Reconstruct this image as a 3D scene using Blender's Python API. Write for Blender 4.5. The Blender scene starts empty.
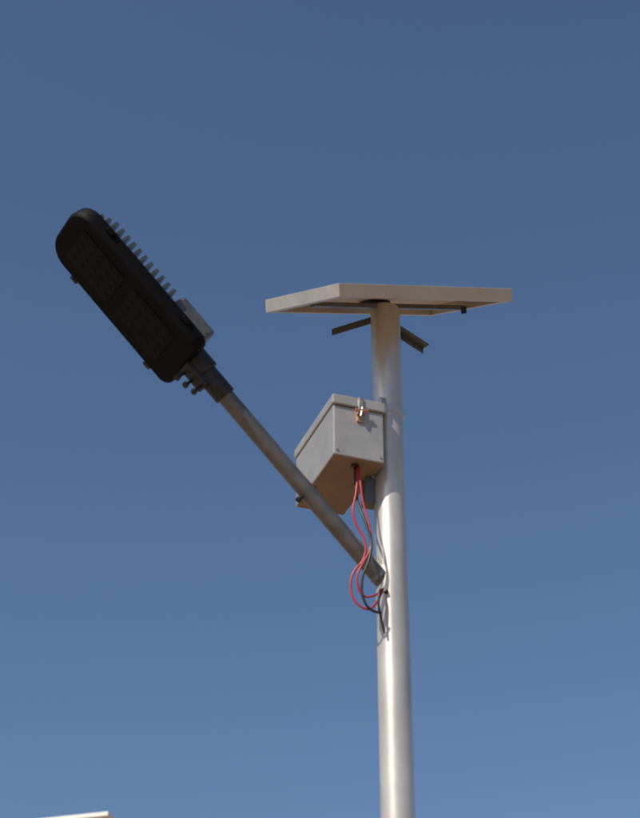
import bpy, bmesh, math, random
from mathutils import Vector, Matrix
random.seed(4)
S=bpy.context.scene
S.view_settings.view_transform='Standard'; S.view_settings.look='None'; S.view_settings.exposure=0

# ---------------- materials ----------------
def mat(name,col,rough=.5,metal=0,scale=20,var=.15,bump=.0,stretch=None,col2=None,detail=6,rvar=.1,spec=.5):
    m=bpy.data.materials.new(name); m.use_nodes=True
    nt=m.node_tree; N=nt.nodes; Lk=nt.links
    b=N['Principled BSDF']
    b.inputs['Specular IOR Level'].default_value=spec
    tc=N.new('ShaderNodeTexCoord'); mp=N.new('ShaderNodeMapping')
    if stretch: mp.inputs['Scale'].default_value=stretch
    Lk.new(tc.outputs['Object'],mp.inputs['Vector'])
    nz=N.new('ShaderNodeTexNoise'); nz.inputs['Scale'].default_value=scale; nz.inputs['Detail'].default_value=detail
    nz.inputs['Roughness'].default_value=.65
    Lk.new(mp.outputs['Vector'],nz.inputs['Vector'])
    cr=N.new('ShaderNodeValToRGB')
    c2=col2 if col2 else tuple(max(0,c*(1-var*2)) for c in col)
    c1=tuple(min(1,c*(1+var)) for c in col) if not col2 else col
    cr.color_ramp.elements[0].position=.32; cr.color_ramp.elements[1].position=.68
    cr.color_ramp.elements[0].color=(*c2,1); cr.color_ramp.elements[1].color=(*c1,1)
    Lk.new(nz.outputs['Fac'],cr.inputs['Fac']); Lk.new(cr.outputs['Color'],b.inputs['Base Color'])
    mr=N.new('ShaderNodeMapRange'); mr.inputs['To Min'].default_value=max(.02,rough-rvar); mr.inputs['To Max'].default_value=min(1,rough+rvar)
    Lk.new(nz.outputs['Fac'],mr.inputs['Value']); Lk.new(mr.outputs['Result'],b.inputs['Roughness'])
    b.inputs['Metallic'].default_value=metal
    if bump:
        bp=N.new('ShaderNodeBump'); bp.inputs['Strength'].default_value=bump; bp.inputs['Distance'].default_value=.01
        Lk.new(nz.outputs['Fac'],bp.inputs['Height']); Lk.new(bp.outputs['Normal'],b.inputs['Normal'])
    return m
M_pole=mat('pole_silver_paint',(.62,.575,.51),.34,.55,9,.09,.05,(1,1,.35),rvar=.06)
M_arm=mat('arm_galvanised',(.135,.135,.14),.42,.5,16,.14,.06)
M_alu=mat('aluminium_frame',(.45,.42,.375),.42,.35,12,.06,.02)
M_box=mat('box_grey_paint',(.38,.375,.355),.40,.4,9,.07,.05)
M_boxb=mat('box_underside_bounce_brown',(.21,.145,.105),.7,0,7,.10,.05)  # warm ground bounce and shade put into the base colour
M_back=mat('panel_backsheet',(.46,.41,.35),.6,0,6,.08,0)
M_cell=mat('solar_cells',(.012,.018,.05),.12,0,30,.2,0,rvar=.02)
M_black=mat('lamp_body_black',(.003,.003,.004),.6,0,25,.2,.04,spec=.10)
M_fin=mat('heatsink_grey',(.08,.085,.095),.45,.4,25,.15,.04)
M_house=mat('driver_housing_grey',(.10,.102,.11),.45,.3,20,.15,.04)
M_led=mat('led_lens',(.003,.003,.0035),.55,0,40,.3,0,spec=.12)
M_dark=mat('dark_steel',(.03,.03,.035),.5,.5,30,.2,.05)
M_bolt=mat('zinc_bolt',(.45,.42,.38),.35,.8,30,.2,.05)
M_brass=mat('brass_latch',(.62,.34,.20),.35,.7,30,.2,.03)
M_red=mat('red_wire',(.36,.013,.012),.4,0,30,.1,0)
M_blk=mat('black_wire',(.012,.012,.014),.4,0,30,.1,0)
M_ground=mat('sandy_ground',(.38,.25,.15),.95,0,1.2,.2,.6,col2=(.25,.165,.10),detail=12)
M_conc=mat('concrete',(.38,.36,.33),.9,0,5,.12,.3)
M_plaster=mat('plaster_wall',(.42,.36,.28),.9,0,3,.1,.3)
M_white=mat('white_fascia_paint',(.70,.69,.66),.7,0,5,.06,.1)
M_glass=mat('window_glass',(.03,.04,.05),.08,0,3,.1,0,rvar=.02)

# ---------------- helpers ----------------
def link(o,parent=None):
    S.collection.objects.link(o)
    if parent:
        o.parent=parent; o.matrix_parent_inverse=Matrix.Translation(-parent.location)
    return o
def fin(bm,name,m,parent,bevel=0,smooth=None,segs=2):
    bmesh.ops.recalc_face_normals(bm,faces=bm.faces)
    me=bpy.data.meshes.new(name); bm.to_mesh(me); bm.free()
    me.materials.append(m)
    if smooth is not None:
        for p in me.polygons: p.use_smooth=True
        me.set_sharp_from_angle(angle=math.radians(smooth))
    o=bpy.data.objects.new(name,me); link(o,parent)
    if bevel:
        md=o.modifiers.new('bev','BEVEL'); md.width=bevel; md.segments=segs; md.limit_method='ANGLE'
        md.angle_limit=math.radians(40)
    return o
def add_box(bm,O,ax,r):
    X,Y,Z=ax; vs=[]
    for k in (r[4],r[5]):
        for (i,j) in ((r[0],r[2]),(r[1],r[2]),(r[1],r[3]),(r[0],r[3])):
            vs.append(bm.verts.new(O+X*i+Y*j+Z*k))
    for f in ((0,3,2,1),(4,5,6,7),(0,1,5,4),(1,2,6,5),(2,3,7,6),(3,0,4,7)):
        bm.faces.new([vs[i] for i in f])
def add_tube(bm,p0,p1,r0,r1=None,seg=48,cap=True):
    r1=r0 if r1 is None else r1
    d=(p1-p0).normalized(); a=d.orthogonal().normalized(); b=d.cross(a)
    A=[];B=[]
    for i in range(seg):
        t=2*math.pi*i/seg; q=a*math.cos(t)+b*math.sin(t)
        A.append(bm.verts.new(p0+q*r0)); B.append(bm.verts.new(p1+q*r1))
    for i in range(seg):
        j=(i+1)%seg; bm.faces.new((A[i],A[j],B[j],B[i]))
    if cap: bm.faces.new(A[::-1]); bm.faces.new(B)
def box(name,O,ax,r,m,parent,bevel=.003):
    bm=bmesh.new(); add_box(bm,O,ax,r); return fin(bm,name,m,parent,bevel)
def tube(name,p0,p1,r0,m,parent,r1=None,seg=48,bevel=0):
    bm=bmesh.new(); add_tube(bm,p0,p1,r0,r1,seg); return fin(bm,name,m,parent,bevel,40)
def wire(name,pts,r,m,parent):
    c=bpy.data.curves.new(name,'CURVE'); c.dimensions='3D'; c.bevel_depth=r; c.bevel_resolution=4
    sp=c.splines.new('NURBS'); sp.points.add(len(pts)-1)
    for p,q in zip(sp.points,pts): p.co=(*q,1)
    sp.use_endpoint_u=True; sp.order_u=3; sp.resolution_u=10
    c.materials.append(m); c.use_fill_caps=True
    return link(bpy.data.objects.new(name,c),parent)
V=Vector
EX,EY,EZ=V((1,0,0)),V((0,1,0)),V((0,0,1))
WORLD=(EX,EY,EZ)

# ---------------- street lamp ----------------
base=V((.26,5.5,0))
lamp=bpy.data.objects.new('solar_street_lamp',None); lamp.location=base; S.collection.objects.link(lamp)
tube('pole',V((.26,5.5,.05)),V((.26,5.5,5.612)),.0585,M_pole,lamp,seg=96,bevel=.002)
box('base_plate',base,WORLD,(-.16,.16,-.16,.16,.05,.07),M_pole,lamp)
box('foundation',base,WORLD,(-.3,.3,-.3,.3,-.2,.048),M_conc,lamp,.01)
for i,(sx,sy) in enumerate(((1,1),(1,-1),(-1,1),(-1,-1))):
    tube(f'anchor_bolt_{i+1}',base+V((sx*.12,sy*.12,.06)),base+V((sx*.12,sy*.12,.12)),.011,M_bolt,lamp,seg=12)

# arm
el=math.radians(42.5)
P0=V((.26,5.5,4.361)); hd=V((-.88,-.475,0)).normalized()
d=hd*math.cos(el)+EZ*math.sin(el); w=V((-hd.y,hd.x,0)); u=V((-hd.x*math.sin(el),-hd.y*math.sin(el),math.cos(el)))
L=lambda t,v,h:P0+d*t+w*v+u*h
AX=(d,w,u)
tube('arm_pipe',L(.03,0,0),L(1.02,0,0),.032,M_arm,lamp,seg=64)
tube('arm_weld',L(.070,0,0),L(.085,0,0),.036,M_arm,lamp,r1=.0325,seg=64)
tube('arm_bolt',L(.47,0,-.050),L(.47,0,.045),.006,M_dark,lamp,seg=12)
tube('arm_bolt_head',L(.47,0,-.058),L(.47,0,-.046),.012,M_dark,lamp,seg=6)

def outline(t0,t1,v0,v1,rn,rf,n=10):
    pts=[]
    for (ct,cv,r,a0) in ((t1-rf,v1-rf,rf,0),(t1-rf,v0+rf,rf,-90),(t0+rn,v0+rn,rn,-180),(t0+rn,v1-rn,rn,-270)):
        for i in range(n+1):
            a=math.radians(a0+90-90*i/n)
            pts.append((ct+r*math.cos(a),cv+r*math.sin(a)))
    return pts
def loft(name,layers,m,parent,smooth=35):
    bm=bmesh.new(); rings=[]
    for pts,h in layers:
        rings.append([bm.verts.new(L(t,v,h)) for t,v in pts])
    n=len(rings[0])
    for A,B in zip(rings,rings[1:]):
        for i in range(n):
            j=(i+1)%n; bm.faces.new((A[i],A[j],B[j],B[i]))
    bm.faces.new(rings[0][::-1]); bm.faces.new(rings[-1])
    return fin(bm,name,m,parent,0,smooth)
W0,W1=-.150,.142
def ol(k,rn=.040,rf=.088,e=0): return outline(1.105+k,1.790-k,W0+k,W1-k,rn,rf)
loft('luminaire_body',[(ol(.010,.035,.08),-.070),(ol(.003),-.063),(ol(0),-.054),(ol(0),-.014),(ol(.010),-.004),(ol(.03),.012)],M_black,lamp)
for k,(a,b_) in enumerate(((1.20,1.43),(1.48,1.71))):
    bm=bmesh.new()
    add_box(bm,P0,AX,(a,b_,-.085,.085,-.073,-.068))
    fin(bm,f'led_module_{k+1}',M_led,lamp,.003)
    bm=bmesh.new()
    for i in range(5):
        for j in range(4):
            tt=a+.025+i*(b_-a-.05)/4; vv=-.06+j*.04
            add_tube(bm,L(tt,vv,-.072),L(tt,vv,-.075),.013,.010,12)
    fin(bm,f'led_lenses_{k+1}',M_led,lamp,0,40)
bm=bmesh.new()
for i in range(13):
    t=1.335+i*.0322
    hw=.132 if i<11 else .132-.018*(i-10)
    X=[(-hw,-.008),(-hw,.026),(-hw+.02,.044),(hw-.012,.046),(hw+.004,.032),(hw,-.008)]
    A=[bm.verts.new(L(t-.005,a,b)) for a,b in X]; B=[bm.verts.new(L(t+.005,a,b)) for a,b in X]
    n=len(X)
    bm.faces.new(A); bm.faces.new(B[::-1])
    for a in range(n):
        c=(a+1)%n; bm.faces.new((A[a],B[a],B[c],A[c]))
fin(bm,'heatsink_fins',M_fin,lamp)
box('driver_housing',P0,AX,(1.125,1.305,-.095,.114,-.006,.070),M_house,lamp,.014)
box('driver_lid',P0,AX,(1.140,1.290,-.075,.094,.068,.078),M_house,lamp,.005)
tube('spigot_sleeve',L(.93,0,0),L(1.17,0,0),.041,M_dark,lamp,seg=40,bevel=.003)
tube('spigot_collar',L(1.04,0,0),L(1.13,0,0),.053,M_dark,lamp,seg=40,bevel=.006)
box('spigot_clamp',P0,AX,(1.00,1.12,-.03,.03,-.062,-.02),M_dark,lamp,.006)
for i,(t,v) in enumerate(((1.01,.0),(1.05,-.012),(1.09,-.02))):
    tube(f'clamp_screw_{i+1}',L(t,v,-.05),L(t,v,-.095),.006,M_dark,lamp,seg=10)
    tube(f'clamp_screw_head_{i+1}',L(t,v,-.092),L(t,v,-.104),.012,M_dark,lamp,seg=6)
for i,t in enumerate((1.20,1.62)):
    box(f'cover_clip_{i+1}',P0,AX,(t,t+.035,W0-.015,W0+.006,-.066,-.036),M_dark,lamp,.004)
    box(f'cover_clip_{i+3}',P0,AX,(t,t+.035,W1-.006,W1+.010,-.045,-.020),M_black,lamp,.004)

# solar panel
e1=V((-.29,.40,.217)); e2=V((.700,.367,.250)); 
w1=e1.length; E1=e1.normalized(); E2=(e2-E1*e2.dot(E1)); w2=E2.length; E2.normalize(); EN=E2.cross(E1).normalized()
C0=V((.277,5.5,5.630)); PA=(E1,E2,EN); a=w1/2; b=w2/2; T=.052
for nm,r in (('frame_low',(-a,-a+.032,-b,b,0,T)),('frame_high',(a-.032,a,-b,b,0,T)),
             ('frame_left',(-a+.032,a-.032,-b,-b+.032,.0,T)),('frame_right',(-a+.032,a-.032,b-.032,b,.0,T))):
    box('panel_'+nm,C0,PA,r,M_alu,lamp,.0015)
box('panel_backsheet',C0,PA,(-a+.03,a-.03,-b+.03,b-.03,T-.014,T-.009),M_back,lamp,0)
box('panel_glass',C0,PA,(-a+.03,a-.03,-b+.03,b-.03,T-.008,T-.003),M_cell,lamp,0)
bm=bmesh.new()
for i in range(1,4): 
    x=-a+.03+i*(2*a-.06)/4; add_box(bm,C0,PA,(x-.0015,x+.0015,-b+.032,b-.032,T-.004,T-.0015))
for i in range(1,9):
    y=-b+.03+i*(2*b-.06)/9; add_box(bm,C0,PA,(-a+.033,a-.033,y-.0015,y+.0015,T-.0038,T-.0012))
fin(bm,'panel_cell_grid',M_alu,lamp)
box('junction_box',C0,PA,(.06,.15,-.05,.05,.012,.035),M_blk,lamp,.004)
box('mount_rail_1',C0,PA,(-.02,.02,-b+.05,b-.05,-.006,.012),M_arm,lamp,.002)
box('mount_rail_end',C0,PA,(-.09,-.068,b-.108,b-.094,-.030,-.001),M_dark,lamp,.002)
def angle_bar(name,p0,p1,m):
    dd=(p1-p0).normalized(); ss=dd.cross(EZ).normalized(); up=ss.cross(dd)
    ln=(p1-p0).length; bm=bmesh.new()
    add_box(bm,p0,(dd,ss,up),(0,ln,-.018,.018,-.003,.003))
    add_box(bm,p0,(dd,ss,up),(0,ln,-.018,-.013,-.028,-.0035))
    fin(bm,name,m,lamp,.001)
angle_bar('head_angle_bar_1',V((.25,5.50,5.582)),V((.055,5.60,5.580)),M_house)
angle_bar('head_angle_bar_2',V((.27,5.51,5.565)),V((.430,5.665,5.553)),M_house)

# battery box
th=math.radians(20)
A_=V((math.cos(th),math.sin(th),0)); B_=V((-math.sin(th),math.cos(th),0))
O=V((.2375,5.38,4.83)); BA=(A_,B_,EZ); W=.20; D=.42; H=.215
bm=bmesh.new(); add_box(bm,O,BA,(-W,0,0,D,0,H)); fin(bm,'battery_box_body',M_box,lamp,.004)
box('battery_box_underside',O,BA,(-W+.006,-.006,.006,D-.006,-.004,.006),M_boxb,lamp,.001)  # thin added plate carrying the painted ground-bounce brown
box('battery_box_lid',O,BA,(-W-.006,.004,-.010,D+.006,H+.002,H+.042),M_box,lamp,.004)
box('battery_box_lid_top',O,BA,(-W+.004,-.006,0,D-.004,H+.041,H+.050),M_box,lamp,.004)
cx=-.095
box('latch_plate',O,BA,(cx-.014,cx+.014,-.008,.0,H-.060,H-.004),M_brass,lamp,.002)
box('latch_hasp',O,BA,(cx-.010,cx+.010,-.018,-.009,H-.028,H+.044),M_bolt,lamp,.003)
tube('latch_ring',O+A_*(cx-.026)+B_*(-.020)+EZ*(H-.020),O+A_*(cx+.026)+B_*(-.020)+EZ*(H-.014),.007,M_brass,lamp,seg=12)
tube('latch_staple',O+A_*(cx-.004)+B_*(-.022)+EZ*(H-.045),O+A_*(cx+.004)+B_*(-.022)+EZ*(H-.005),.005,M_bolt,lamp,seg=12)
tube('cable_gland',O+A_*(-.100)+B_*.045+EZ*(-.012),O+A_*(-.100)+B_*.045+EZ*.004,.014,M_blk,lamp,seg=16)
for i,(xx,zz) in enumerate(((-.185,.02),(-.015,.02))):
    tube(f'box_rivet_{i+1}',O+A_*xx+B_*(-.003)+EZ*zz,O+A_*xx+B_*.002+EZ*zz,.005,M_bolt,lamp,seg=12)
box('box_bracket_low',V((.26,5.5,4.76)),BA,(-.095,-.045,.00,.05,-.045,.066),M_arm,lamp,.002)
bm=bmesh.new(); add_tube(bm,V((.26,5.5,5.10)),V((.26,5.5,5.130)),.0610,seg=64); fin(bm,'box_band_clamp',M_pole,lamp,.001,40)
box('box_bracket_top',V((.26,5.5,5.09)),BA,(-.062,-.035,-.078,-.050,-.02,.05),M_bolt,lamp,.003)

# wires
Yw=5.385
wire('red_wire_1',[V(p) for p in ((.137,5.394,4.84),(.138,5.392,4.78),(.132,5.388,4.70),(.116,Yw,4.63),(.130,Yw,4.57),(.166,Yw,4.51),(.160,Yw,4.43),(.112,Yw,4.38),(.105,Yw,4.30),(.135,Yw,4.245),(.190,5.40,4.235),(.222,5.43,4.33))],.0042,M_red,lamp)
wire('red_wire_2',[V(p) for p in ((.143,5.398,4.84),(.147,5.39,4.76),(.156,5.385,4.66),(.182,5.38,4.56),(.184,5.375,4.47),(.152,5.37,4.41),(.128,5.37,4.36),(.136,5.375,4.30),(.170,5.39,4.275),(.215,5.42,4.32))],.0040,M_red,lamp)
wire('black_wire_1',[V(p) for p in ((.131,5.398,4.84),(.127,5.397,4.76),(.138,5.395,4.66),(.162,5.38,4.59),(.188,5.375,4.50),(.176,5.37,4.42),(.148,5.375,4.36),(.146,5.38,4.28),(.180,5.39,4.225),(.215,5.41,4.235))],.0048,M_blk,lamp)
wire('black_wire_2',[V(p) for p in ((.222,5.45,4.35),(.212,5.41,4.33),(.204,5.405,4.27),(.214,5.42,4.22),(.226,5.430,4.165))],.0045,M_blk,lamp)
tube('cable_entry_grommet',V((.236,5.446,4.335)),V((.228,5.430,4.337)),.009,M_blk,lamp,seg=16)

# ---------------- ground ----------------
bm=bmesh.new(); R=1500; 
vs=[bm.verts.new((x,y,0)) for x,y in ((-R,-R),(R,-R),(R,R),(-R,R))]; bm.faces.new(vs)
fin(bm,'ground',M_ground,None)

# ---------------- building ----------------
bc=V((-1.80,14.0,0)); bx=V((-1,.30,0)).normalized(); by=V((.30,1,0)).normalized()
bld=bpy.data.objects.new('plastered_building',None); bld.location=bc; S.collection.objects.link(bld)
BX=(bx,by,EZ); top=6.555
bm=bmesh.new(); add_box(bm,bc,BX,(.25,9.5,.25,7,0,top-.042)); fin(bm,'walls',M_plaster,bld,.01)
box('roof_slab',bc,BX,(0,9.8,0,7.3,top-.040,top),M_white,bld,.006)
for s in range(2):
    for i in range(3):
        x=1.4+i*2.7; z=1.0+s*3.1
        if s==0 and i==1: continue
        box(f'window_frame_{s}_{i}',bc,BX,(x-.06,x+1.26,.20,.249,z-.06,z+1.36),M_white,bld,.004)
        box(f'window_glass_{s}_{i}',bc,BX,(x,x+1.2,.192,.199,z,z+1.3),M_glass,bld,0)
        box(f'window_mullion_{s}_{i}',bc,BX,(x+.58,x+.62,.18,.191,z,z+1.3),M_white,bld,0)
        box(f'window_sill_{s}_{i}',bc,BX,(x-.12,x+1.32,.12,.248,z-.13,z-.062),M_conc,bld,.004)
box('door',bc,BX,(4.1,5.1,.20,.249,.0,2.1),M_dark,bld,.004)

# ---------------- light ----------------
sun_el=math.radians(44); az=math.radians(220)
sd=V((math.sin(az)*math.cos(sun_el),math.cos(az)*math.cos(sun_el),math.sin(sun_el)))
sl=bpy.data.lights.new('sun','SUN'); sl.energy=4.9; sl.angle=math.radians(.5); sl.color=(1,.92,.81)
so=bpy.data.objects.new('sun',sl); so.rotation_euler=sd.to_track_quat('Z','Y').to_euler(); so.location=(0,0,20); S.collection.objects.link(so)
wd=bpy.data.worlds.new('World'); S.world=wd; wd.use_nodes=True
nt=wd.node_tree; bg=nt.nodes['Background']
sk=nt.nodes.new('ShaderNodeTexSky'); sk.sky_type='NISHITA'; sk.sun_disc=False
sk.sun_elevation=sun_el; sk.sun_rotation=az; sk.air_density=1.0; sk.dust_density=.9; sk.ozone_density=3.6
hs=nt.nodes.new('ShaderNodeHueSaturation'); hs.inputs['Saturation'].default_value=1.03
nt.links.new(sk.outputs['Color'],hs.inputs['Color'])
nt.links.new(hs.outputs['Color'],bg.inputs['Color']); bg.inputs['Strength'].default_value=.101

# ---------------- camera ----------------
cd=bpy.data.cameras.new('camera'); co=bpy.data.objects.new('camera',cd); S.collection.objects.link(co)
co.location=(0,0,1.6); co.rotation_euler=(math.radians(90+32.8),0,0)
cd.sensor_fit='HORIZONTAL'; cd.sensor_width=36; cd.lens=36*1700/640
cd.clip_start=.05; cd.clip_end=5000
cd.dof.use_dof=True; cd.dof.focus_distance=7.8; cd.dof.aperture_fstop=3.4
S.camera=co
